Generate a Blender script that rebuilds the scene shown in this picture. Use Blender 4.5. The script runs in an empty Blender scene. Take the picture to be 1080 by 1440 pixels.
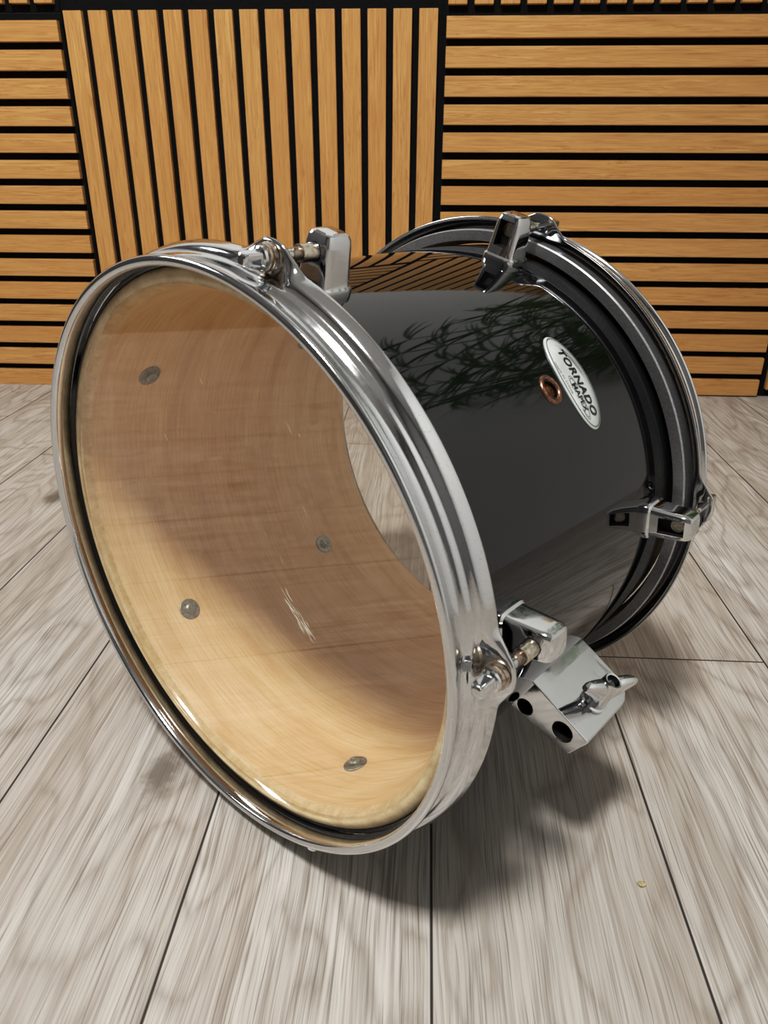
import bpy, bmesh, math, random
from mathutils import Vector, Matrix
random.seed(4)
C = bpy.context.scene.collection
PI = math.pi
rad = math.radians

# ------------------------------------------------------------------ helpers
def new_obj(name, bm, mat, parent=None, smooth=True, loc=(0, 0, 0), rot=(0, 0, 0), recalc=True):
    if recalc:
        bmesh.ops.recalc_face_normals(bm, faces=bm.faces)
    me = bpy.data.meshes.new(name)
    bm.to_mesh(me); bm.free()
    for m in (mat if isinstance(mat, (list, tuple)) else [mat]):
        me.materials.append(m)
    if smooth:
        me.polygons.foreach_set('use_smooth', [True] * len(me.polygons))
    o = bpy.data.objects.new(name, me); C.objects.link(o)
    o.parent = parent; o.location = loc; o.rotation_euler = rot
    return o

def sharp(o, ang=35):
    bm = bmesh.new(); bm.from_mesh(o.data)
    for e in bm.edges:
        if len(e.link_faces) == 2 and e.calc_face_angle(0) > rad(ang):
            e.smooth = False
    bm.to_mesh(o.data); bm.free()
    return o

def tag(o, label=None, cat=None, group=None, kind=None):
    if label: o['label'] = label
    if cat: o['category'] = cat
    if group: o['group'] = group
    if kind: o['kind'] = kind
    return o

def empty(name, loc=(0, 0, 0), rot=(0, 0, 0)):
    o = bpy.data.objects.new(name, None); C.objects.link(o)
    o.empty_display_size = .05; o.location = loc; o.rotation_euler = rot
    return o

def copy_tree(o, parent=None):
    c = o.copy(); C.objects.link(c); c.parent = parent
    for ch in list(o.children):
        copy_tree(ch, c)
    return c

def box(bm, x0, x1, y0, y1, z0, z1, bev=0):
    vs = [bm.verts.new(p) for p in ((x0,y0,z0),(x1,y0,z0),(x1,y1,z0),(x0,y1,z0),(x0,y0,z1),(x1,y0,z1),(x1,y1,z1),(x0,y1,z1))]
    fs = [bm.faces.new([vs[i] for i in q]) for q in ((0,3,2,1),(4,5,6,7),(0,1,5,4),(1,2,6,5),(2,3,7,6),(3,0,4,7))]
    if bev:
        es = list({e for f in fs for e in f.edges})
        bmesh.ops.bevel(bm, geom=es, offset=bev, segments=2, affect='EDGES', profile=.6)

def loft(bm, rings, cap=True, close=False):
    V = [[bm.verts.new(p) for p in r] for r in rings]
    n = len(V[0])
    pairs = list(zip(V[:-1], V[1:])) + ([(V[-1], V[0])] if close else [])
    for A, B in pairs:
        for i in range(n):
            bm.faces.new((A[i], A[(i+1) % n], B[(i+1) % n], B[i]))
    if cap and not close:
        bm.faces.new(V[0][::-1]); bm.faces.new(V[-1])
    return V

def superring(cx, cy, z, ax, ay, p=4., n=40, f=None):
    r = []
    for k in range(n):
        t = 2*PI*k/n
        c, s = math.cos(t), math.sin(t)
        x = cx + ax*math.copysign(abs(c)**(2/p), c); y = cy + ay*math.copysign(abs(s)**(2/p), s)
        r.append(f(x, y, z) if f else (x, y, z))
    return r

def lathe_z(bm, prof, n=192, close=True, dr=None):
    """closed profile of (s, R): axis is local z with z = -s"""
    rings = []
    for k in range(n):
        t = 2*PI*k/n
        ring = []
        for i, (s, R) in enumerate(prof):
            if dr: s, R = dr(i, s, R, t)
            ring.append((R*math.cos(t), R*math.sin(t), -s))
        rings.append(ring)
    V = [[bm.verts.new(p) for p in r] for r in rings]
    m = len(prof)
    for k in range(n):
        A, B = V[k], V[(k+1) % n]
        for i in range(m if close else m-1):
            j = (i+1) % m
            bm.faces.new((A[i], A[j], B[j], B[i]))

def disc_stack(bm, cx, cy, prof, n=24):
    """prof: (s, radius) rings about the line x=cx,y=cy along local -z, capped"""
    rings = [[(cx + r*math.cos(2*PI*k/n), cy + r*math.sin(2*PI*k/n), -s) for k in range(n)] for s, r in prof]
    loft(bm, rings)

def boolean(o, cutters, dark=None):
    """subtract meshes; the new mesh replaces o.data"""
    for cm in cutters:
        co = bpy.data.objects.new('cut', cm); C.objects.link(co)
        co.matrix_world = o.matrix_world if not o.parent else Matrix.Identity(4)
        md = o.modifiers.new('b', 'BOOLEAN'); md.operation = 'DIFFERENCE'; md.object = co; md.solver = 'EXACT'
        if dark is not None: md.material_mode = 'TRANSFER'
        bpy.context.view_layer.update()
        dg = bpy.context.evaluated_depsgraph_get()
        me = bpy.data.meshes.new_from_object(o.evaluated_get(dg), depsgraph=dg)
        o.modifiers.clear(); o.data = me
        bpy.data.objects.remove(co)
    return o

def mesh_of(bm, mat=None):
    bmesh.ops.recalc_face_normals(bm, faces=bm.faces)
    me = bpy.data.meshes.new('m'); bm.to_mesh(me); bm.free()
    if mat: me.materials.append(mat)
    return me

# ------------------------------------------------------------------ node material helper
class NT:
    def __init__(s, name):
        s.m = bpy.data.materials.new(name); s.m.use_nodes = True
        s.t = s.m.node_tree; s.b = s.t.nodes['Principled BSDF']; s.out = s.t.nodes['Material Output']
    def n(s, typ, **kw):
        nd = s.t.nodes.new('ShaderNode' + typ)
        ins = kw.pop('ins', {})
        for k, v in kw.items(): setattr(nd, k, v)
        for k, v in ins.items():
            if hasattr(v, 'is_output'): s.t.links.new(v, nd.inputs[k])
            else: nd.inputs[k].default_value = v
        return nd
    def link(s, a, b): s.t.links.new(a, b)
    def math(s, op, a, b=0., c=None):
        ins = {0: a, 1: b}
        if c is not None: ins[2] = c
        return s.n('Math', operation=op, ins=ins).outputs[0]
    def mix(s, f, a, b, mode='MIX'):
        nd = s.n('Mix', data_type='RGBA', blend_type=mode)
        for k, v in ((0, f), (6, a), (7, b)):
            if hasattr(v, 'is_output'): s.t.links.new(v, nd.inputs[k])
            else: nd.inputs[k].default_value = v
        return nd.outputs[2]
    def ramp(s, f, stops, interp='LINEAR'):
        nd = s.n('ValToRGB', ins={0: f}); cr = nd.color_ramp; cr.interpolation = interp
        while len(cr.elements) < len(stops): cr.elements.new(1)
        for e, (p, c) in zip(cr.elements, stops):
            e.position = p; e.color = (c[0], c[1], c[2], 1) if isinstance(c, (tuple, list)) else (c, c, c, 1)
        return nd.outputs[0]
    def noise(s, vec, scale, detail=4, rough=.55, dist=0., dim='3D'):
        return s.n('TexNoise', noise_dimensions=dim, ins={'Vector': vec, 'Scale': scale, 'Detail': detail, 'Roughness': rough, 'Distortion': dist}).outputs[0]
    def vec(s, x, y, z):
        return s.n('CombineXYZ', ins={0: x, 1: y, 2: z}).outputs[0]
    def obj(s):
        tc = s.n('TexCoord').outputs['Object']
        sp = s.n('SeparateXYZ', ins={0: tc})
        return tc, sp.outputs[0], sp.outputs[1], sp.outputs[2]
    def set(s, **kw):
        for k, v in kw.items():
            k = k.replace('_', ' ')
            if hasattr(v, 'is_output'): s.link(v, s.b.inputs[k])
            else: s.b.inputs[k].default_value = v
    def bump(s, h, strength=.3, dist=.001):
        s.link(s.n('Bump', ins={'Height': h, 'Strength': strength, 'Distance': dist}).outputs[0], s.b.inputs['Normal'])

def col(r, g, b):   # sRGB 0-255 to linear
    f = lambda c: (c/255/12.92) if c <= 10 else (((c/255)+.055)/1.055)**2.4
    return (f(r), f(g), f(b), 1)

def simple(name, c, rough=.5, metal=0., **kw):
    t = NT(name); t.set(Base_Color=c, Roughness=rough, Metallic=metal, **kw); return t.m

# ---- chrome
t = NT('chrome'); tc, x, y, z = t.obj()
pit = t.noise(tc, 900, 3, .7)
spot = t.ramp(pit, [(.66, 0.), (.74, 1.)])
haze = t.noise(tc, 60, 3, .6)
t.set(Base_Color=t.mix(t.math('MULTIPLY', spot, .6), (.68, .69, .70, 1), (.28, .27, .25, 1)), Metallic=1.,
      Roughness=t.math('ADD', t.math('MULTIPLY', haze, .10), .03))
t.bump(t.noise(tc, 140, 2, .5), .05, .0006)
CHROME = t.m
t = NT('worn_chrome'); tc, x, y, z = t.obj()
hz = t.noise(tc, 90, 4, .65)
pit = t.ramp(t.noise(tc, 1100, 2, .6), [(.62, 0.), (.72, 1.)])
t.set(Base_Color=t.mix(t.math('MULTIPLY', pit, .5), (.66, .67, .68, 1), (.27, .26, .24, 1)), Metallic=1.,
      Roughness=t.math('ADD', t.math('MULTIPLY', hz, .14), .03))
t.bump(hz, .06, .001)
HOOPCHROME = t.m
t = NT('aged_steel'); tc, x, y, z = t.obj()
t.set(Base_Color=t.ramp(t.noise(tc, 500, 3, .6), [(.35, (.50, .42, .30)), (.6, (.74, .70, .62))]), Metallic=1., Roughness=.22)
AGED = t.m
t = NT('rusty_washer'); tc, x, y, z = t.obj()
t.set(Base_Color=t.ramp(t.noise(tc, 500, 3, .6), [(.33, (.24, .13, .07)), (.6, (.56, .50, .42))]), Metallic=.9, Roughness=.3)
RUST = t.m
t = NT('dull_zinc'); tc, x, y, z = t.obj()
t.set(Base_Color=t.ramp(t.noise(tc, 300, 3, .6), [(.3, (.20, .20, .17)), (.7, (.42, .42, .36))]), Metallic=.7, Roughness=.4)
ZINC = t.m
t = NT('brushed_aluminium'); tc, x, y, z = t.obj()
t.set(Base_Color=t.ramp(t.noise(tc, 700, 3, .6), [(.3, (.34, .34, .35)), (.7, (.50, .50, .51))]), Metallic=.9, Roughness=.36)
ALU = t.m
GAPSHADE = simple('hoop_gap_shade', (.05, .05, .052, 1), .4, .8)  # darkened metal, puts the shade of the gap into the hoop's inner faces
DARK = simple('dark_cavity', (.004, .003, .0025, 1), .6)
BLACKPAINT = simple('black_paint', (.005, .005, .006, 1), .42, Specular_IOR_Level=.25)
# ---- black wrap
t = NT('black_gloss_wrap'); tc, x, y, z = t.obj()
t.set(Base_Color=(.0025, .0025, .003, 1), Roughness=.035, IOR=1.6)
t.bump(t.noise(tc, 14, 2, .5), .025, .002)
WRAP = t.m
# ---- maple inside (circumferential grain)
t = NT('pale_maple_ply'); tc, x, y, z = t.obj()
th = t.math('ARCTAN2', y, x)
g1 = t.noise(t.vec(t.math('MULTIPLY', th, .35), t.math('MULTIPLY', z, 14.), 0.), 4., 6, .62, .5)
g2 = t.noise(t.vec(t.math('MULTIPLY', th, 1.3), t.math('MULTIPLY', z, 210.), 0.), 3., 3, .6)
g3 = t.noise(t.vec(t.math('MULTIPLY', th, 2.), t.math('MULTIPLY', z, 7.), 3.), 2., 2, .5)
c1 = t.ramp(g1, [(.3, col(212, 172, 122)), (.5, col(230, 198, 150)), (.7, col(240, 214, 170))])
c2 = t.mix(t.ramp(g2, [(.36, .30), (.55, 0.)]), c1, col(190, 140, 86))
c3 = t.mix(t.math('MULTIPLY', g3, .35), c2, col(228, 184, 132))
t.set(Base_Color=c3, Roughness=.45, Specular_IOR_Level=.3)
MAPLE = t.m
t = NT('raw_edge_wood'); tc, x, y, z = t.obj()
t.set(Base_Color=t.ramp(t.noise(tc, 120, 4, .7), [(.3, col(206, 172, 124)), (.7, col(236, 214, 172))]), Roughness=.6)
EDGE = t.m
# ---- clear film
def film(name, tint, haze):
    t = NT(name); t.t.nodes.remove(t.b)
    tr = t.n('BsdfTransparent', ins={0: tint}); gl = t.n('BsdfGlossy', ins={0: (1, 1, 1, 1), 1: .03}); df = t.n('BsdfDiffuse', ins={0: (.85, .8, .72, 1)})
    gm = t.n('NewGeometry')
    dp = t.n('VectorMath', operation='DOT_PRODUCT', ins={0: gm.outputs['Normal'], 1: gm.outputs['Incoming']}).outputs['Value']
    fr = t.math('ADD', .11, t.math('MULTIPLY', .89, t.math('POWER', t.math('SUBTRACT', 1., t.math('ABSOLUTE', dp)), 5.)))
    tc = t.n('TexCoord').outputs['Object']
    sm = t.ramp(t.noise(tc, 11, 4, .6, 1.5), [(.45, haze*.5), (.75, haze*1.8)])
    m1 = t.n('MixShader', ins={0: sm, 1: tr.outputs[0], 2: df.outputs[0]})
    m2 = t.n('MixShader', ins={0: t.math('MINIMUM', t.math('MULTIPLY', fr, 1.0), 1.), 1: m1.outputs[0], 2: gl.outputs[0]})
    t.link(m2.outputs[0], t.out.inputs[0])
    return t.m
FILM = film('clear_head_film', (.985, .98, .96, 1), .025)
FILM2 = film('clear_rear_film', (.97, .97, .96, 1), .02)
t = NT('film_edge_reflection'); tc, x, y, z = t.obj()  # clear film edge; the beige it reflects is put into the colour
t.set(Base_Color=t.ramp(t.noise(tc, 70, 4, .7), [(.3, col(186, 160, 120)), (.7, col(222, 202, 164))]), Roughness=.25)
FILMEDGE = t.m
t = NT('scratch_white'); t.set(Base_Color=(.85, .80, .70, 1), Roughness=.5); SCRATCH = t.m
# ---- badge
t = NT('badge_silver'); tc, x, y, z = t.obj()
t.set(Base_Color=t.ramp(t.noise(tc, 120, 2, .5), [(.3, (.55, .60, .58)), (.7, (.66, .70, .68))]), Metallic=.25, Roughness=.3)
BADGE = t.m
INK = simple('badge_ink', (.012, .013, .014, 1), .35)
GREYINK = simple('badge_grey_ink', (.20, .21, .21, 1), .4)
t = NT('copper_eyelet'); tc, x, y, z = t.obj()
t.set(Base_Color=t.ramp(t.noise(tc, 900, 3, .7), [(.35, (.13, .06, .035)), (.55, (.30, .16, .10)), (.72, (.55, .34, .23))]), Metallic=.9, Roughness=.3)
COPPER = t.m
# ---- oak slat: slats run along local x, stacked every 4 cm along local z
t = NT('oak_slat_veneer'); tc, x, y, z = t.obj()
oi = t.n('ObjectInfo').outputs['Random']
idx = t.math('FLOOR', t.math('DIVIDE', z, .04))
seed = t.math('ADD', t.math('MULTIPLY', idx, 7.31), t.math('MULTIPLY', oi, 91.))
gv = t.vec(t.math('ADD', t.math('MULTIPLY', x, 2.2), seed), t.math('MULTIPLY', z, 60.), seed)
n1 = t.noise(gv, 2.2, 5, .6, .6)
fine = t.noise(t.vec(t.math('ADD', t.math('MULTIPLY', x, 18.), seed), t.math('MULTIPLY', z, 700.), seed), 1., 3, .6)
tone = t.n('TexWhiteNoise', noise_dimensions='1D', ins={'W': seed}).outputs[0]
lines = t.math('PINGPONG', t.math('MULTIPLY', n1, 7.), 1.)
c1 = t.ramp(n1, [(.25, col(178, 132, 78)), (.5, col(200, 154, 96)), (.75, col(212, 169, 110))])
c2 = t.mix(t.ramp(lines, [(.0, .55), (.22, 0.)]), c1, col(150, 97, 46))
c3 = t.mix(t.ramp(fine, [(.36, .45), (.52, 0.)]), c2, col(158, 104, 50))
c4 = t.mix(t.math('MULTIPLY', tone, .22), c3, col(180, 122, 60))
t.set(Base_Color=c4, Roughness=.55, Specular_IOR_Level=.3)
OAK = t.m
t = NT('black_felt'); tc, x, y, z = t.obj()
t.set(Base_Color=t.ramp(t.noise(tc, 900, 2, .6), [(.3, (.004, .004, .004)), (.7, (.011, .011, .012))]), Roughness=.95, Specular_IOR_Level=.1)
FELT = t.m
# ---- floor planks
X0, PW = .0305, .1405
t = NT('grey_oak_vinyl_planks'); tc, x, y, z = t.obj()
px_ = t.math('DIVIDE', t.math('SUBTRACT', x, X0), PW)
i_ = t.math('FLOOR', px_); fx = t.math('SUBTRACT', px_, i_)
fac = t.math('DIVIDE', t.math('ADD', i_, 12.5), 32.)
LEN = 1.3
offs = {}
for k in range(-12, 20): offs[k] = (k*.37 % 1.)*LEN
offs[-2] = .20; offs[-1] = .78; offs[0] = .375; offs[1] = .60; offs[2] = .70; offs[3] = .30; offs[4] = .55; offs[5] = .827; offs[6] = .27; offs[7] = .62
tones = {-2: .45, -1: .6, 0: .35, 1: .55, 2: .30, 3: .50, 4: .62, 5: .42, 6: .55, 7: .36}
off = t.ramp(fac, [((k+12)/32., offs[k]/LEN) for k in range(-12, 20)], 'CONSTANT')
row = t.math('DIVIDE', t.math('ADD', y, t.math('MULTIPLY', off, LEN)), LEN)
j_ = t.math('FLOOR', row); fy = t.math('MULTIPLY', t.math('SUBTRACT', row, j_), LEN)
wn = t.n('TexWhiteNoise', noise_dimensions='2D', ins={'Vector': t.vec(i_, j_, 0.)}).outputs[0]
sd = t.math('ADD', t.math('MULTIPLY', i_, 3.17), t.math('MULTIPLY', j_, 5.71))
big = t.noise(t.vec(t.math('ADD', t.math('MULTIPLY', x, 9.), sd), t.math('MULTIPLY', y, 3.0), sd), 1.25, 2, .45, .3)
cath = t.math('PINGPONG', t.math('ADD', t.math('MULTIPLY', big, 22.), t.math('MULTIPLY', t.noise(t.vec(t.math('MULTIPLY', x, 180.), t.math('MULTIPLY', y, 22.), sd), 1., 3, .65), 1.0)), 1.)
wx = t.math('ADD', x, t.math('MULTIPLY', t.math('SUBTRACT', t.noise(t.vec(t.math('ADD', t.math('MULTIPLY', x, 14.), sd), t.math('MULTIPLY', y, 6.), sd), 1., 2, .5), .5), .011))
streak = t.noise(t.vec(t.math('ADD', t.math('MULTIPLY', x, 34.), sd), t.math('MULTIPLY', y, 2.6), sd), 1., 4, .55, .6)
fine = t.noise(t.vec(t.math('ADD', t.math('MULTIPLY', wx, 640.), sd), t.math('MULTIPLY', y, 7.), sd), 1., 3, .6, .3)
fine2 = t.noise(t.vec(t.math('ADD', t.math('MULTIPLY', wx, 520.), sd), t.math('MULTIPLY', y, 6.), sd), 1., 3, .6, .3)
blot = t.noise(t.vec(t.math('ADD', t.math('MULTIPLY', x, 11.), sd), t.math('MULTIPLY', y, 3.), sd), 1.5, 3, .55)
base = t.ramp(streak, [(.25, col(166, 156, 146)), (.43, col(187, 180, 172)), (.6, col(202, 197, 191)), (.8, col(216, 212, 208))])
b2 = t.mix(t.ramp(cath, [(.0, .62), (.30, .20), (.55, 0.)]), base, col(136, 126, 117))
b3 = t.mix(t.ramp(fine, [(.36, .60), (.44, .30), (.51, 0.)]), b2, col(130, 121, 112))
b4 = t.mix(t.ramp(fine2, [(.5, 0.), (.66, .36)]), b3, col(228, 225, 221))
hair = t.noise(t.vec(t.math('ADD', t.math('MULTIPLY', wx, 1000.), sd), t.math('MULTIPLY', y, 12.), sd), 1., 2, .6, .2)
b4 = t.mix(t.ramp(hair, [(.30, .85), (.40, .35), (.45, 0.)]), b4, col(112, 103, 95))
b5 = t.mix(t.ramp(blot, [(.46, .0), (.66, .26)]), b4, col(160, 149, 138))
kn = t.n('TexVoronoi', feature='F1', ins={'Vector': t.vec(t.math('ADD', t.math('MULTIPLY', x, 1.), sd), t.math('MULTIPLY', y, .55), sd), 'Scale': 7., 'Randomness': 1.})
kd = t.math('ADD', kn.outputs['Distance'], t.math('MULTIPLY', t.math('SUBTRACT', t.noise(tc, 90, 4, .7), .5), .10))
b6 = t.mix(t.ramp(kd, [(.0, .9), (.05, .8), (.10, .2), (.16, 0.)]), b5, col(84, 76, 69))
b7 = t.mix(t.math('MULTIPLY', wn, .22), b6, col(160, 150, 140))
ex = t.math('MULTIPLY', t.math('MINIMUM', fx, t.math('SUBTRACT', 1., fx)), PW)
ey = t.math('MINIMUM', fy, t.math('SUBTRACT', LEN, fy))
e_ = t.math('MINIMUM', ex, ey)
seam = t.ramp(t.math('MULTIPLY', e_, 400.), [(.0, 1.), (.22, .95), (.42, 0.)])
b7 = t.mix(1., b7, (.86, .86, .85, 1), 'MULTIPLY')
b8 = t.mix(seam, b7, col(48, 43, 40))
t.set(Base_Color=b8, Roughness=t.math('ADD', t.math('MULTIPLY', streak, .15), .36), Specular_IOR_Level=.35)
hgt = t.math('SUBTRACT', t.math('ADD', t.math('MULTIPLY', fine, .5), t.math('MULTIPLY', streak, .5)), t.math('MULTIPLY', seam, 2.))
t.bump(hgt, .22, .0008)
FLOOR = t.m
# ---- plain room paint
t = NT('warm_white_paint'); tc, x, y, z = t.obj()
t.set(Base_Color=t.ramp(t.noise(tc, 3, 3), [(.3, (.68, .68, .67)), (.7, (.72, .72, .71))]), Roughness=.7)
WHITE = t.m
t = NT('charcoal_paint'); tc, x, y, z = t.obj()
t.set(Base_Color=t.ramp(t.noise(tc, 3, 3), [(.3, (.05, .05, .05)), (.7, (.065, .062, .06))]), Roughness=.7)
CHAR = t.m

GREY = simple('grey_paint', (.16, .16, .16, 1), .7)
CEIL = simple('ceiling_paint', (.60, .60, .60, 1), .8)
# ------------------------------------------------------------------ room shell
XL, XR, YB, YF, ZC = -1.05, 1.66, .018, -3.3, 2.35
def slab(name, x0, x1, y0, y1, z0, z1, m):
    bm = bmesh.new(); box(bm, x0, x1, y0, y1, z0, z1)
    return tag(new_obj(name, bm, m, smooth=False), kind='structure')
slab('floor', XL-.1, XR+.1, YF-.1, YB+.1, -.05, 0, FLOOR)
slab('ceiling', XL-.1, XR+.1, YF-.1, YB+.1, ZC, ZC+.05, CEIL)
slab('wall_back', XL-.1, XR+.1, YB, YB+.1, 0, ZC, WHITE)
slab('wall_front', XL-.1, XR+.1, YF-.1, YF, 0, ZC, GREY)
slab('wall_left', XL-.1, XL, YF, YB, 0, ZC, CHAR)
slab('wall_right', XR, XR+.1, YF, YB, 0, ZC, WHITE)

# ------------------------------------------------------------------ slat panels (local: slats along x, rows along z, face toward -y at y=0)
SH = .0289
def panel(name, label, x0, z0, length, rows, vertical=False, margin=.0067, tall=None):
    """x0,z0: lower-left corner of the first slat's face in the room"""
    if vertical: root = empty(name, (x0, 0, z0), (0, -PI/2, 0))
    else: root = empty(name, (x0, 0, z0))
    bm = bmesh.new()
    top = .04*(rows-1)+SH
    low = z0 if z0 < .3 else z0 - .6018
    if vertical:   # after the turn local +x points up and local +z points to -x; rows therefore go down local z
        box(bm, -low, length, .0105, .0178, -top-margin, margin)
    else:
        box(bm, -margin, length+margin, .0105, .0178, -low, top+(.0105 if z0 < .3 else .002))
    new_obj('felt_backing', bm, FELT, root, smooth=False)
    bm = bmesh.new()
    for k in range(rows):
        za = -(k*.04+SH) if vertical else k*.04
        box(bm, 0, length, 0, .0107, za, za+SH, .0008)
    new_obj('oak_slats', bm, OAK, root, smooth=False)
    return tag(root, label, 'wall panel')
PANELS = [
 ('slat_panel', 'oak panel of horizontal slats standing on the floor at the left edge', -.5992, 0., .5873, 15, False),
 ('slat_panel', 'oak acoustic panel of vertical slats standing on the floor between the two horizontal-slat panels', 0., .0025, .599, 15, True),
 ('slat_panel', 'oak acoustic panel of horizontal slats right of the vertical-slat panel, behind the drum badge', .6023, .0025, .5873, 15, False),
 ('slat_panel', 'dark sliver of a vertical-slat panel at the far right edge above the floor', 1.2035, .0145, .5873, 10, True),
 ('slat_panel', 'upper left oak panel of short vertical slat ends above the left horizontal-slat panel', -.6035, .6115, .34, 15, True),
 ('slat_panel', 'upper middle black panel whose oak slats start just above the vertical-slat panel', .0, .6285, .5910, 8, False),
 ('slat_panel', 'upper right oak panel of vertical slat ends above the right horizontal-slat panel', .604, .6065, .34, 15, True),
]
for a_ in PANELS: panel(*a_)
# felt lower border of the upper middle panel
# ------------------------------------------------------------------ the drum
CX, CY, CZ = .46647, -1.01661, .17515
A = Vector((.6242078, .78119669, .00981587)).normalized()
H = A.cross(Vector((0, 0, 1))).normalized()
V = H.cross(A).normalized()
Ldrum = .2696
SREF = .135
basep = Vector((CX, CY, CZ)) + A*SREF - V*CZ
M = Matrix((( H.x, V.x, -A.x, basep.x), (H.y, V.y, -A.y, basep.y), (H.z, V.z, -A.z, basep.z), (0, 0, 0, 1)))
drum = bpy.data.objects.new('tom_drum', None); C.objects.link(drum); drum.matrix_world = M
tag(drum, 'glossy black tom drum with chrome hoops and clear heads lying on the planks', 'drum')
# children live in the drum frame with the axis through (0, CZ) and z = SREF - s
O = (0, CZ, SREF)
LUGANG = [3.5 + 72*k for k in range(5)]

# shell: black wrap, dark unwrapped ends, maple lining
RS = .1536
bm = bmesh.new()
lathe_z(bm, [(.0390, RS-.0008), (.0396, RS), (.2292, RS), (.2298, RS-.0008), (.2298, .1505), (.0390, .1505)], 256)
shell_ = new_obj('shell', bm, WRAP)
for s0, s1, nm in ((.0195, .0392, 0), (.2296, .2555, 1)):
    bm = bmesh.new()
    if nm: pr = [(s0, .1524), (.2325, .1526), (.2335, .1532), (.2378, .1532), (.2388, .1524), (s1, .1522), (s1, .1510), (s0, .1505)]
    else: pr = [(s0, .1524), (s1, .1524), (s1, .1505), (s0, .1505)]
    lathe_z(bm, pr, 192)
    o = sharp(new_obj('shell_collar', bm, BLACKPAINT, drum, loc=O), 30)
    if nm: o['label'] = 'black collar beyond the edge of the glossy wrap'
bm = bmesh.new()
lathe_z(bm, [(.0195, .1506), (.2564, .1518), (.2570, .1508), (.2480, .1476), (.0255, .1476), (.0195, .1500)], 256)
lining_ = new_obj('shell_lining', bm, MAPLE)
lining_['label'] = 'pale maple inside of the shell'
for o_ in (shell_, lining_):
    cb = bmesh.new()
    loft(cb, [[((R_*math.cos(rad(39.2)) - .0049*math.cos(2*PI*k/32)*math.sin(rad(39.2))), (R_*math.sin(rad(39.2)) + .0049*math.cos(2*PI*k/32)*math.cos(rad(39.2))), -.1396 + .0045*math.sin(2*PI*k/32)) for k in range(32)] for R_ in (.14, .16)])
    boolean(o_, [mesh_of(cb)])
    o_.data.polygons.foreach_set('use_smooth', [True]*len(o_.data.polygons))
    o_.parent = drum; o_.location = O
    sharp(o_, 30)
bm = bmesh.new()
lathe_z(bm, [(.0138, .1518), (.0132, .1535), (.0150, .1545), (.0196, .1524), (.0196, .1500)], 192)
sharp(new_obj('bearing_edge', bm, EDGE, drum, loc=O), 30)['label'] = 'light raw wood bearing edge'

# hoop
HP = [(.0012,.1612),(.0003,.1620),(-.0002,.1634),(.0000,.1650),(.0008,.16605),(.0020,.1663),(.0030,.1656),(.0036,.1642),(.0044,.1631),
      (.0105,.1628),(.0120,.1634),(.0132,.1648),(.0144,.1655),(.0156,.1657),(.0168,.1664),(.0180,.1682),(.0190,.1694),(.0215,.1702),(.0240,.1708),(.0252,.1711),(.0258,.1710),
      (.0256,.1698),(.0236,.1692),(.0200,.1680),(.0184,.1666),(.0165,.1644),(.0130,.1634),(.0112,.1612),(.0040,.1611)]
EAR = {13:(.0165,.1645), 14:(.0188,.1648), 15:(.0208,.1660), 16:(.0220,.1690), 17:(.0226,.1740), 18:(.0229,.1782), 19:(.0233,.1796), 20:(.0246,.1796),
       21:(.0249,.1785), 22:(.0244,.1735), 23:(.0240,.1690), 24:(.0236,.1668), 25:(.0190,.1630)}
def smooth01(v): v = max(0., min(1., v)); return v*v*(3-2*v)
def hoop_dr(i, s, R, t):
    d = min(abs((math.degrees(t) - a + 180) % 360 - 180) for a in LUGANG)
    b = 1 - smooth01((d - 1.6)/5.6)
    if b > 0 and i in EAR:
        s2, R2 = EAR[i]
        tip = 1 - .12*min(1., (d/3.2)**2)
        R2 = .1640 + (R2 - .1640)*tip
        return s + (s2-s)*b, R + (R2-R)*b
    # dimple in the collar below each ear
    if 9 <= i <= 12 and d < 4.5:
        return s, R - (.0008 if i < 11 else .0016)*(1 - smooth01(d/4.5))
    return s, R
bm = bmesh.new(); lathe_z(bm, HP, 900, dr=hoop_dr)
hoop = new_obj('hoop', bm, [HOOPCHROME, GAPSHADE], drum, loc=O)
for p_ in hoop.data.polygons:
    if p_.index % len(HP) in range(24, 27): p_.material_index = 1
hoop['label'] = 'chrome triple-flanged hoop round the front head'
rear = hoop.copy(); C.objects.link(rear)
# the rear hoop faces the other way: turned half round about the lug's radial line so its ears line up
ang = rad(2*LUGANG[0])
rear.rotation_euler = (PI, 0, ang); rear.location = (0, CZ, SREF - Ldrum)
rear['label'] = 'chrome triple-flanged hoop round the rear head'
# ears at a turned hoop sit at 2*3.5-angle = the same five places

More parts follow.
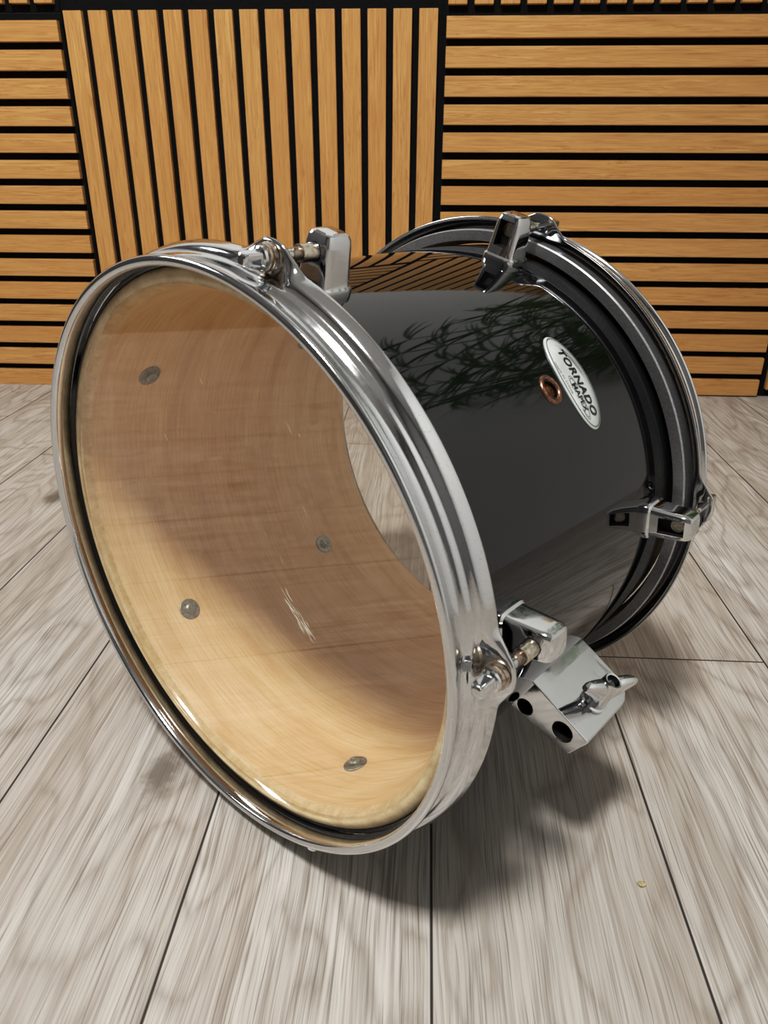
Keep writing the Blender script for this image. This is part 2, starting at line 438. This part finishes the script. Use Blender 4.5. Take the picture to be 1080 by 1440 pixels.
# heads
def head(name, s_in, sgn, m, label):
    bm = bmesh.new()
    prof = [(0., 0.), (.02, 0.), (.06, 0), (.10, 0), (.140, 0), (.1532, 0)]
    n = 160
    c0 = bm.verts.new((0, 0, -s_in)); prev = None
    for R, ds in prof[1:]:
        cur = [bm.verts.new((R*math.cos(2*PI*k/n), R*math.sin(2*PI*k/n), -(s_in + sgn*ds))) for k in range(n)]
        for k in range(n):
            if prev is None: bm.faces.new((c0, cur[k], cur[(k+1) % n]))
            else: bm.faces.new((prev[k], cur[k], cur[(k+1) % n], prev[(k+1) % n]))
        prev = cur
    o = new_obj(name, bm, m, drum, loc=O); o['label'] = label
    bm = bmesh.new()   # rolled edge of the film, beige reflection put into its colour
    lathe_z(bm, [(s_in - sgn*.0002, .1530), (s_in + sgn*.0002, .1562), (s_in + sgn*.0010, .1584), (s_in + sgn*.0026, .1600), (s_in + sgn*.0052, .1603), (s_in + sgn*.0052, .1570), (s_in + sgn*.0030, .1530)], 192)
    new_obj('head_collar', bm, FILMEDGE, o)
    bm = bmesh.new()   # flesh hoop that holds the film
    e = s_in + sgn*.0026; f = s_in + sgn*.0180
    lathe_z(bm, [(e, .1606), (e, .1622), (e + sgn*.001, .1632), (f - sgn*.001, .1632), (f, .1624), (f, .1560), (f - sgn*.008, .1556), (f - sgn*.010, .1606)], 192)
    sharp(new_obj('flesh_hoop', bm, ALU, o), 30)
    return o
bh = head('batter_head', .0122, 1, FILM, 'clear scratched front head')
rh = head('resonant_head', Ldrum-.0122, -1, FILM2, 'clear rear head')
# overlap joint of the rear flesh hoop
bm = bmesh.new(); box(bm, .1530, .1602, -.00035, .00035, SREF-.2535-O[2], SREF-.2330-O[2])
# scratches on the batter head
bm = bmesh.new()
def scratch(x0, y0, x1, y1, w):
    d = Vector((x1-x0, y1-y0)); L = d.length or 1e-6; nrm = Vector((-d.y, d.x))/L*w
    zz = -.01205
    ps = []
    k = 5
    for i in range(k+1):
        f_ = i/k; ww = math.sin(PI*f_)*.9 + .1; j = random.uniform(-.4, .4)*L*.05
        cx, cy = x0+d.x*f_ + nrm.x/w*j, y0+d.y*f_ + nrm.y/w*j
        ps.append((bm.verts.new((cx+nrm.x*ww, cy+nrm.y*ww, zz)), bm.verts.new((cx-nrm.x*ww, cy-nrm.y*ww, zz))))
    for (a1, b1), (a2, b2) in zip(ps[:-1], ps[1:]): bm.faces.new((a1, a2, b2, b1))
SCR = bm
for k in range(26):
    u = random.random()
    x0 = .048 + .018*u + random.uniform(-.003, .003); y0 = .007 - .018*u + random.uniform(-.003, .003)
    L = random.uniform(.003, .011); an = rad(random.uniform(-52, -34))
    scratch(x0, y0, x0+L*math.cos(an), y0+L*math.sin(an), random.uniform(.00012, .00032))
for k in range(16):
    r_ = random.uniform(.02, .12); q = random.uniform(0, 2*PI)
    x0, y0 = r_*math.cos(q), r_*math.sin(q); L = random.uniform(.002, .007); an = rad(random.uniform(-80, -50))
    scratch(x0, y0, x0+L*math.cos(an), y0+L*math.sin(an), random.uniform(.00005, .0001))
so = new_obj('scratch_marks', SCR, SCRATCH, bh, smooth=False, recalc=False)
so['kind'] = 'stuff'; so['label'] = 'fine white scratches on the clear head'

# --- lug (local: x radial, y tangential, z = -s about the lug middle s = .057)
def lug_mesh():
    bm = bmesh.new()
    f = lambda a, b, c: (c, b, a)      # section plane is z,y ; height along x
    secs = [(.1515, .0112, .0112), (.1552, .0114, .0114), (.1566, .0112, .0112), (.1572, .0104, .0104), (.1576, .0099, .0099),
            (.1600, .0097, .0095), (.1750, .0086, .0083), (.1785, .0081, .0078), (.1804, .0072, .0069), (.1812, .0058, .0055)]
    loft(bm, [superring(0, 0, R, az, ay, 5.5 if R > .157 else 4.5, 48, f) for R, az, ay in secs])
    return bm
bm = lug_mesh()
lug_master = new_obj('lug', bm, [CHROME, DARK])
cb = bmesh.new(); box(cb, .1625, .1775, -.0048, .0048, -.02, -.0035)
cb2 = bmesh.new(); disc = [(-.02, .0045), (-.002, .0045)]
disc_stack(cb2, .1722, 0, disc, 20)
boolean(lug_master, [mesh_of(cb, DARK), mesh_of(cb2, DARK)], True)
lug_me = lug_master.data
bpy.data.objects.remove(lug_master)
lug_me.polygons.foreach_set('use_smooth', [True]*len(lug_me.polygons))
bm = bmesh.new(); bm.from_mesh(lug_me)
for e in bm.edges:
    if len(e.link_faces) == 2 and e.calc_face_angle(0) > rad(28): e.smooth = False
bm.to_mesh(lug_me); bm.free()
RR = .1722
def nut_bm():
    bm = bmesh.new()
    disc_stack(bm, RR, 0, [(-.0185, .0036), (-.0183, .0042), (-.0120, .0042), (-.0060, .0042), (.004, .0040)], 28)
    return bm
def rod_bms():
    s = lambda v: v - .057
    b1 = bmesh.new()      # square drive head
    rings = []
    for sv, hw, p in [(.0062, .0019, 3), (.0067, .0026, 5), (.0080, .0031, 8), (.0150, .0031, 8), (.0158, .0036, 3)]:
        rings.append(superring(RR, 0, -s(sv), hw, hw, p, 32))
    loft(b1, rings)
    disc_stack(b1, RR, 0, [(s(.0154), .0040), (s(.0160), .0050), (s(.0172), .0052), (s(.0178), .0050)], 28)
    disc_stack(b1, RR, 0, [(s(.0176), .0026), (s(.0335), .0026), (s(.0340), .0025), (s(.056), .0025)], 20)
    b2 = bmesh.new()      # washers under the head
    disc_stack(b2, RR, 0, [(s(.0179), .0050), (s(.0182), .0058), (s(.0194), .0059), (s(.0197), .0055), (s(.0200), .0062), (s(.0217), .0063), (s(.0223), .0060)], 30)
    b3 = bmesh.new()      # rolled thread
    pr = []
    k = 0
    sv = .0345
    while sv < .0405:
        pr.append((s(sv), .0026 if k % 2 else .0030)); sv += .00042; k += 1
    disc_stack(b3, RR, 0, pr, 20)
    return b1, b2, b3
lug0 = bpy.data.objects.new('lug', lug_me); C.objects.link(lug0); lug0.parent = drum
nut0 = new_obj('swivel_nut', nut_bm(), AGED, lug0); sharp(nut0)
b1, b2, b3 = rod_bms()
rod0 = sharp(new_obj('tension_rod', b1, CHROME, drum), 25)
w0 = sharp(new_obj('washer', b2, RUST, rod0), 30)
th0 = new_obj('thread', b3, RUST, rod0)
def bolt_bms():
    b = bmesh.new()       # washer inside the shell, axis radial (local x), at s offset 0
    f = lambda a, b_, c: (-c, a, b_)
    R0 = -.1476
    def ring(R, r, n=28): return [(R, r*math.cos(2*PI*k/n), r*math.sin(2*PI*k/n)) for k in range(n)]
    loft(b, [ring(.1480, .0076), (ring(.1466, .0076)), ring(.1463, .0072), ring(.1462, .0045)])
    h = bmesh.new()
    loft(h, [ring(.1464, .0040), ring(.1445, .0039), ring(.1436, .0030), ring(.1434, .0016), ring(.1440, .0013)])
    return b, h
bb, hh = bolt_bms()
bolt0 = sharp(new_obj('lug_washer', bb, ZINC, drum), 30)
scr0 = sharp(new_obj('screw_head', hh, ZINC, bolt0), 40)
first = True
for k, a_ in enumerate(LUGANG):
    for side in (0, 1):
        if first: L_, R_, B_ = lug0, rod0, bolt0; first = False
        else: L_, R_, B_ = copy_tree(lug0, drum), copy_tree(rod0, drum), copy_tree(bolt0, drum)
        sc = .057 if side == 0 else Ldrum - .057
        for o in (L_, R_):
            o.location = (0, CZ, SREF - sc)
            o.rotation_euler = (0, 0, rad(a_)) if side == 0 else (PI, 0, rad(a_))
        B_.location = (0, CZ, SREF - (.0556 if side == 0 else .193)); B_.rotation_euler = (0, 0, rad(a_))

# --- badge and eyelet on the shell: flat artwork wrapped on the cylinder
def wrap(u, v, dr, s0, th0):       # u reads along falling angle, v along +s
    th = rad(th0) - u/RS
    R = RS + dr
    return (R*math.cos(th), R*math.sin(th), -(s0 + v))
BS, BT = .1640, 39.0
BA, BB = .0285, .0128
bm = bmesh.new()
n = 72
rings = []
for (k, dr) in ((1., -.0004), (1., .0005), (.985, .00085), (.6, .00095), (.2, .001)):
    rings.append([wrap(BA*k*math.cos(2*PI*i/n), BB*k*math.sin(2*PI*i/n), dr, BS, BT) for i in range(n)])
loft(bm, rings)
badge = new_obj('badge', bm, BADGE, drum, loc=O)
badge['label'] = 'oval silver badge with black lettering'
def ell_line(bm, a, b, w, t0=0., t1=2*PI, cx=0., cy=0., n=72, taper=False):
    prev = None
    for i in range(n+1):
        f_ = i/n; q = t0 + (t1-t0)*f_
        ww = w*(math.sin(PI*f_) if taper else 1.) + 1e-6
        p = (wrap(cx+a*math.cos(q), cy+b*math.sin(q), .0012, BS, BT), wrap(cx+(a-ww)*math.cos(q), cy+(b-ww)*math.sin(q), .0012, BS, BT))
        cur = [bm.verts.new(v_) for v_ in p]
        if prev: bm.faces.new((prev[0], cur[0], cur[1], prev[1]))
        prev = cur
bm = bmesh.new(); ell_line(bm, BA-.0013, BB-.0011, .00042)
new_obj('badge_outline', bm, INK, badge, smooth=False)
bm = bmesh.new()
ell_line(bm, .0205, .0078, .0012, rad(88), rad(172), 0, .0009, 30, True)
ell_line(bm, .0225, .0092, .0005, rad(80), rad(178), 0, .0006, 30, True)
new_obj('badge_swoosh', bm, GREYINK, badge, smooth=False)
def text_on(name, body, cx, cy, w, h, m, shear=0., embolden=0., space=1.):
    cu = bpy.data.curves.new('t', 'FONT'); cu.body = body; cu.size = 1.; cu.align_x = 'CENTER'; cu.shear = shear
    cu.offset = embolden; cu.space_character = space; cu.resolution_u = 3
    to = bpy.data.objects.new('t', cu); C.objects.link(to)
    bpy.context.view_layer.update()
    dg = bpy.context.evaluated_depsgraph_get()
    me = bpy.data.meshes.new_from_object(to.evaluated_get(dg), depsgraph=dg)
    bpy.data.objects.remove(to); bpy.data.curves.remove(cu)
    xs = [v_.co.x for v_ in me.vertices]; ys = [v_.co.y for v_ in me.vertices]
    x0, x1, y0, y1 = min(xs), max(xs), min(ys), max(ys)
    for v_ in me.vertices:
        u = cx + ((v_.co.x-x0)/(x1-x0)-.5)*w; q = cy + ((v_.co.y-y0)/(y1-y0)-.5)*h
        v_.co = Vector(wrap(u, q, .0013, BS, BT))
    me.materials.clear(); me.materials.append(m)
    o = bpy.data.objects.new(name, me); C.objects.link(o); o.parent = badge
    return o
text_on('lettering', 'TORNADO', .0012, .0022, .0400, .0058, INK, .18, .028, 1.08)
text_on('lettering', 'MAPEX', .0092, -.0040, .0165, .0040, INK, .0, .012, .98)
text_on('lettering', 'MADE IN CHINA', -.0035, -.0092, .0190, .0014, INK, .0, .0, 1.05)
bm = bmesh.new()
for sg in (1, -1):
    ell_line(bm, .0112, .0031, .0004, rad(120) if sg > 0 else rad(-60), rad(240) if sg > 0 else rad(60), .0092+sg*-.0004, -.0040, 24, False)
    ell_line(bm, .0128, .0038, .0003, rad(128) if sg > 0 else rad(-52), rad(232) if sg > 0 else rad(52), .0092, -.0040, 24, True)
new_obj('badge_brackets', bm, INK, badge, smooth=False)
# eyelet
bm = bmesh.new()
n = 40
def wr(r, dr): return [wrap(r*1.14*math.cos(2*PI*i/n), r*1.02*math.sin(2*PI*i/n), dr, .1396, 39.2) for i in range(n)]
rings = [wr(.0076, -.0003), wr(.0074, .0006), wr(.0066, .0013), wr(.0056, .0012), wr(.0051, .0003), wr(.0044, -.0015), wr(.0041, -.0070), wr(.0050, -.0072)]
loft(bm, rings, cap=False)
ey_ = new_obj('vent_eyelet', bm, COPPER, drum, loc=O); ey_['label'] = 'worn copper coloured vent eyelet'
# --- mount bracket (local frame like a lug: x radial, y tangential, z=-(s-.138)), at angle -27
BRA = -27.
bm = bmesh.new()
prof = []
def br_ring(sv):
    # cross section x (radial) / y (tangential); outer end rounds off toward the rear
    t_ = max(0., (sv - .150)/.0165); out = .1962 - .0070*t_**2.2; z_ = -(sv-.138)
    return [(.1520, .0106, z_), (.1600, .0102, z_), (.1660, .0098, z_), (out-.0010, .0076, z_), (out, .0068, z_),
            (out-.0030, -.0098, z_), (out-.0042, -.0108, z_), (.1620, -.0150, z_), (.1520, -.0170, z_)]
loft(bm, [br_ring(.1100 + .0565*k/12.) for k in range(13)])
brk = new_obj('mount_bracket', bm, [CHROME, DARK], smooth=False)
cuts = []
for (cx, cy, r) in ((.1826, -.0010, .0062), (.1590, -.0085, .0050)):
    cb = bmesh.new(); disc_stack(cb, cx, cy, [(-.05, r), (.018, r)], 36); cuts.append(mesh_of(cb, DARK))
boolean(brk, cuts, True)
md = brk.modifiers.new('bev', 'BEVEL'); md.width = .0007; md.segments = 2; md.limit_method = 'ANGLE'; md.angle_limit = rad(40)
brk.parent = drum; brk.location = (0, CZ, SREF-.138); brk.rotation_euler = (0, 0, rad(BRA))
brk['label'] = 'chrome block bracket with rod holes on the shell'
# wing bolt on the upper face
wd = Vector((.41, 0, -.91)).normalized(); wp = Vector((0, 1, 0)); wq = wd.cross(wp)
hubc = Vector((.1830, .0082, -(.1350-.138)))
bm = bmesh.new()
def hub_ring(r, hgt, n=28): return [hubc + wp*hgt + wd*(r*math.cos(2*PI*k/n)) + wq*(r*math.sin(2*PI*k/n)) for k in range(n)]
loft(bm, [hub_ring(.0070, 0), hub_ring(.0078, .0004), hub_ring(.0078, .0020), hub_ring(.0066, .0026), hub_ring(.0064, .0060), hub_ring(.0058, .0120), hub_ring(.0053, .0215), hub_ring(.0047, .0228), hub_ring(.0038, .0226), hub_ring(.0035, .0180), hub_ring(.0033, .0140)])
for sg in (1, -1):
    rings = []
    for d_, lo, hi, th_ in ((.0040, .0040, .0212, .0045), (.0055, .0052, .0220, .0046), (.009, .0090, .0224, .0042), (.0130, .0130, .0226, .0035), (.0170, .0162, .0224, .0028), (.0190, .0176, .0214, .0018)):
        c_ = hubc + wd*(sg*d_) + wp*((lo+hi)/2)
        n = 20; rg = []
        for k in range(n):
            q = 2*PI*k/n; cc, ss = math.cos(q), math.sin(q)
            rg.append(c_ + wq*(th_*math.copysign(abs(cc)**.7, cc)) + wp*((hi-lo)/2*math.copysign(abs(ss)**.7, ss)))
        rings.append(rg)
    loft(bm, rings)
wb = sharp(new_obj('wing_bolt', bm, CHROME, brk), 32)
wb['label'] = 'chrome wing bolt with a threaded socket'

# ------------------------------------------------------------------ small crumbs on the floor
bm = bmesh.new()
bmesh.ops.create_icosphere(bm, subdivisions=2, radius=.0022)
for v_ in bm.verts:
    v_.co = Vector((v_.co.x*(1.1+.4*random.random()), v_.co.y*(.7+.5*random.random()), max(-.0006, v_.co.z*(.3+.3*random.random()))))
t = NT('tan_chip'); tc, x, y, z = t.obj(); t.set(Base_Color=t.ramp(t.noise(tc, 900, 2), [(.3, (.25, .17, .08)), (.7, (.55, .45, .28))]), Roughness=.8)
chip = new_obj('wood_chip', bm, t.m, loc=(.7145, -1.0515, .0006))
tag(chip, 'tiny tan wood chip on the grey planks to the right of the drum', 'wood chip')

# ------------------------------------------------------------------ potted palm that the shell mirrors
t = NT('palm_leaf'); tc, x, y, z = t.obj()
t.set(Base_Color=t.ramp(t.noise(tc, 14, 3), [(.3, (.07, .19, .035)), (.7, (.19, .38, .09))]), Roughness=.4)
LEAF = t.m
STEM = simple('palm_stem', (.10, .13, .04, 1), .6)
POT = simple('pot_glaze', (.35, .34, .32, 1), .4)
palm = empty('potted_palm', (1.36, -.33, 0))
tag(palm, 'tall potted palm with drooping leaves standing right of the drum, mirrored in its shell', 'plant')
bm = bmesh.new()
rings = [[(r*math.cos(2*PI*k/40), r*math.sin(2*PI*k/40), zz) for k in range(40)] for r, zz in ((.09, 0), (.095, .005), (.125, .20), (.13, .21), (.13, .225), (.122, .225), (.115, .19), (.02, .185))]
loft(bm, rings); sharp(new_obj('pot', bm, POT, palm), 40)
bs = bmesh.new(); bl = bmesh.new()
def tube(bm, pts, r0, r1, n=8):
    rings = []
    for i, p in enumerate(pts):
        d = (pts[min(i+1, len(pts)-1)] - pts[max(i-1, 0)]).normalized()
        a1 = d.orthogonal().normalized(); a2 = d.cross(a1)
        r = r0 + (r1-r0)*i/(len(pts)-1)
        rings.append([p + a1*(r*math.cos(2*PI*k/n)) + a2*(r*math.sin(2*PI*k/n)) for k in range(n)])
    loft(bm, rings)
def blade(bm, p, d, L, w, droop):
    side = d.cross(Vector((0, 0, 1))).normalized(); prev = None; q = p.copy(); dd = d.copy()
    for i in range(8):
        f_ = i/7; ww = w*math.sin(PI*(.12+.88*f_))**.8 if f_ < 1 else .0004
        cur = [bm.verts.new(q-side*ww+Vector((0, 0, .3*ww))), bm.verts.new(q), bm.verts.new(q+side*ww+Vector((0, 0, .3*ww)))]
        if prev:
            bm.faces.new((prev[0], cur[0], cur[1], prev[1])); bm.faces.new((prev[1], cur[1], cur[2], prev[2]))
        prev = cur; q = q + dd*(L/7); dd = (dd + Vector((0, 0, -droop/7))).normalized()
for k in range(24):
    q = 2*PI*k/24 + random.uniform(-.25, .25); lean = random.uniform(.04, .20)
    base = Vector((.035*math.cos(q), .035*math.sin(q), .18)); Ls = random.uniform(.60, .98)
    pts = []; d = Vector((math.cos(q)*lean, math.sin(q)*lean, 1)).normalized(); p = base.copy()
    for i in range(12):
        pts.append(p.copy()); p += d*(Ls/11); d = (d + Vector((math.cos(q)*.03, math.sin(q)*.03, -.03))).normalized()
    tube(bs, pts, .006, .0022)
    for i in range(5, 12):
        for sg in (1, -1):
            for _ in range(5):
                dirv = (pts[i]-pts[i-1]).normalized()
                sd_ = dirv.cross(Vector((0, 0, 1))).normalized()*sg
                dv = (sd_*random.uniform(.6, 1.) + dirv*random.uniform(.4, .9) + Vector((0, 0, random.uniform(-.1, .25)))).normalized()
                blade(bl, pts[i], dv, random.uniform(.08, .17), random.uniform(.0025, .0050), random.uniform(.9, 1.8))
for b in (bs, bl):      # keep clear of the walls
    for v_ in b.verts:
        v_.co.x = min(v_.co.x, .24); v_.co.y = min(v_.co.y, .27)
new_obj('stem', bs, STEM, palm); new_obj('foliage', bl, LEAF, palm, recalc=False)

# ------------------------------------------------------------------ lights
def area(name, loc, target, size, power, c=(1, 1, 1), sy=None):
    l = bpy.data.lights.new(name, 'AREA'); l.energy = power; l.size = size; l.color = c
    if sy: l.shape = 'RECTANGLE'; l.size_y = sy
    o = bpy.data.objects.new(name, l); C.objects.link(o); o.location = loc
    o.rotation_euler = (Vector(target)-Vector(loc)).to_track_quat('-Z', 'Y').to_euler()
    return o
area('ceiling_lamp', (.25, -1.72, 2.30), (.35, -1.3, 0), .30, 58, (1, .99, .97))
area('fill_lamp', (-.99, -.75, 1.15), (.5, -.9, .15), .5, 9, (.96, .985, 1))  # added fill light on the left that brightens the inside of the drum
w = bpy.data.worlds.new('world'); bpy.context.scene.world = w; w.use_nodes = True
w.node_tree.nodes['Background'].inputs[0].default_value = (.7, .75, .8, 1); w.node_tree.nodes['Background'].inputs[1].default_value = .3

# ------------------------------------------------------------------ camera
cam = bpy.data.cameras.new('camera'); co = bpy.data.objects.new('camera', cam); C.objects.link(co)
r_ = Vector((.99852393, .05419565, .00357695)); u_ = Vector((-.02586054, .41648596, .90877427)); f_ = Vector((-.04776186, .90752536, -.41727273))
P_ = Vector((.580259, -1.362271, .376395))
co.matrix_world = Matrix(((r_.x, u_.x, -f_.x, P_.x), (r_.y, u_.y, -f_.y, P_.y), (r_.z, u_.z, -f_.z, P_.z), (0, 0, 0, 1)))
cam.sensor_fit = 'HORIZONTAL'; cam.sensor_width = 36.; cam.lens = 1048.8716/1080*36; cam.clip_start = .01
cam.dof.use_dof = True; cam.dof.focus_distance = .55; cam.dof.aperture_fstop = cam.lens/1.1
bpy.context.scene.camera = co
sc = bpy.context.scene
sc.view_settings.view_transform = 'Standard'; sc.view_settings.look = 'None'; sc.view_settings.exposure = 0.
vs_ = sc.view_settings; vs_.use_curve_mapping = True
cm_ = vs_.curve_mapping; c_ = cm_.curves[3]
c_.points.new(.06, .046); c_.points.new(.15, .132); c_.points.new(.40, .425); cm_.update()
sc.cycles.max_bounces = 10; sc.cycles.transparent_max_bounces = 12
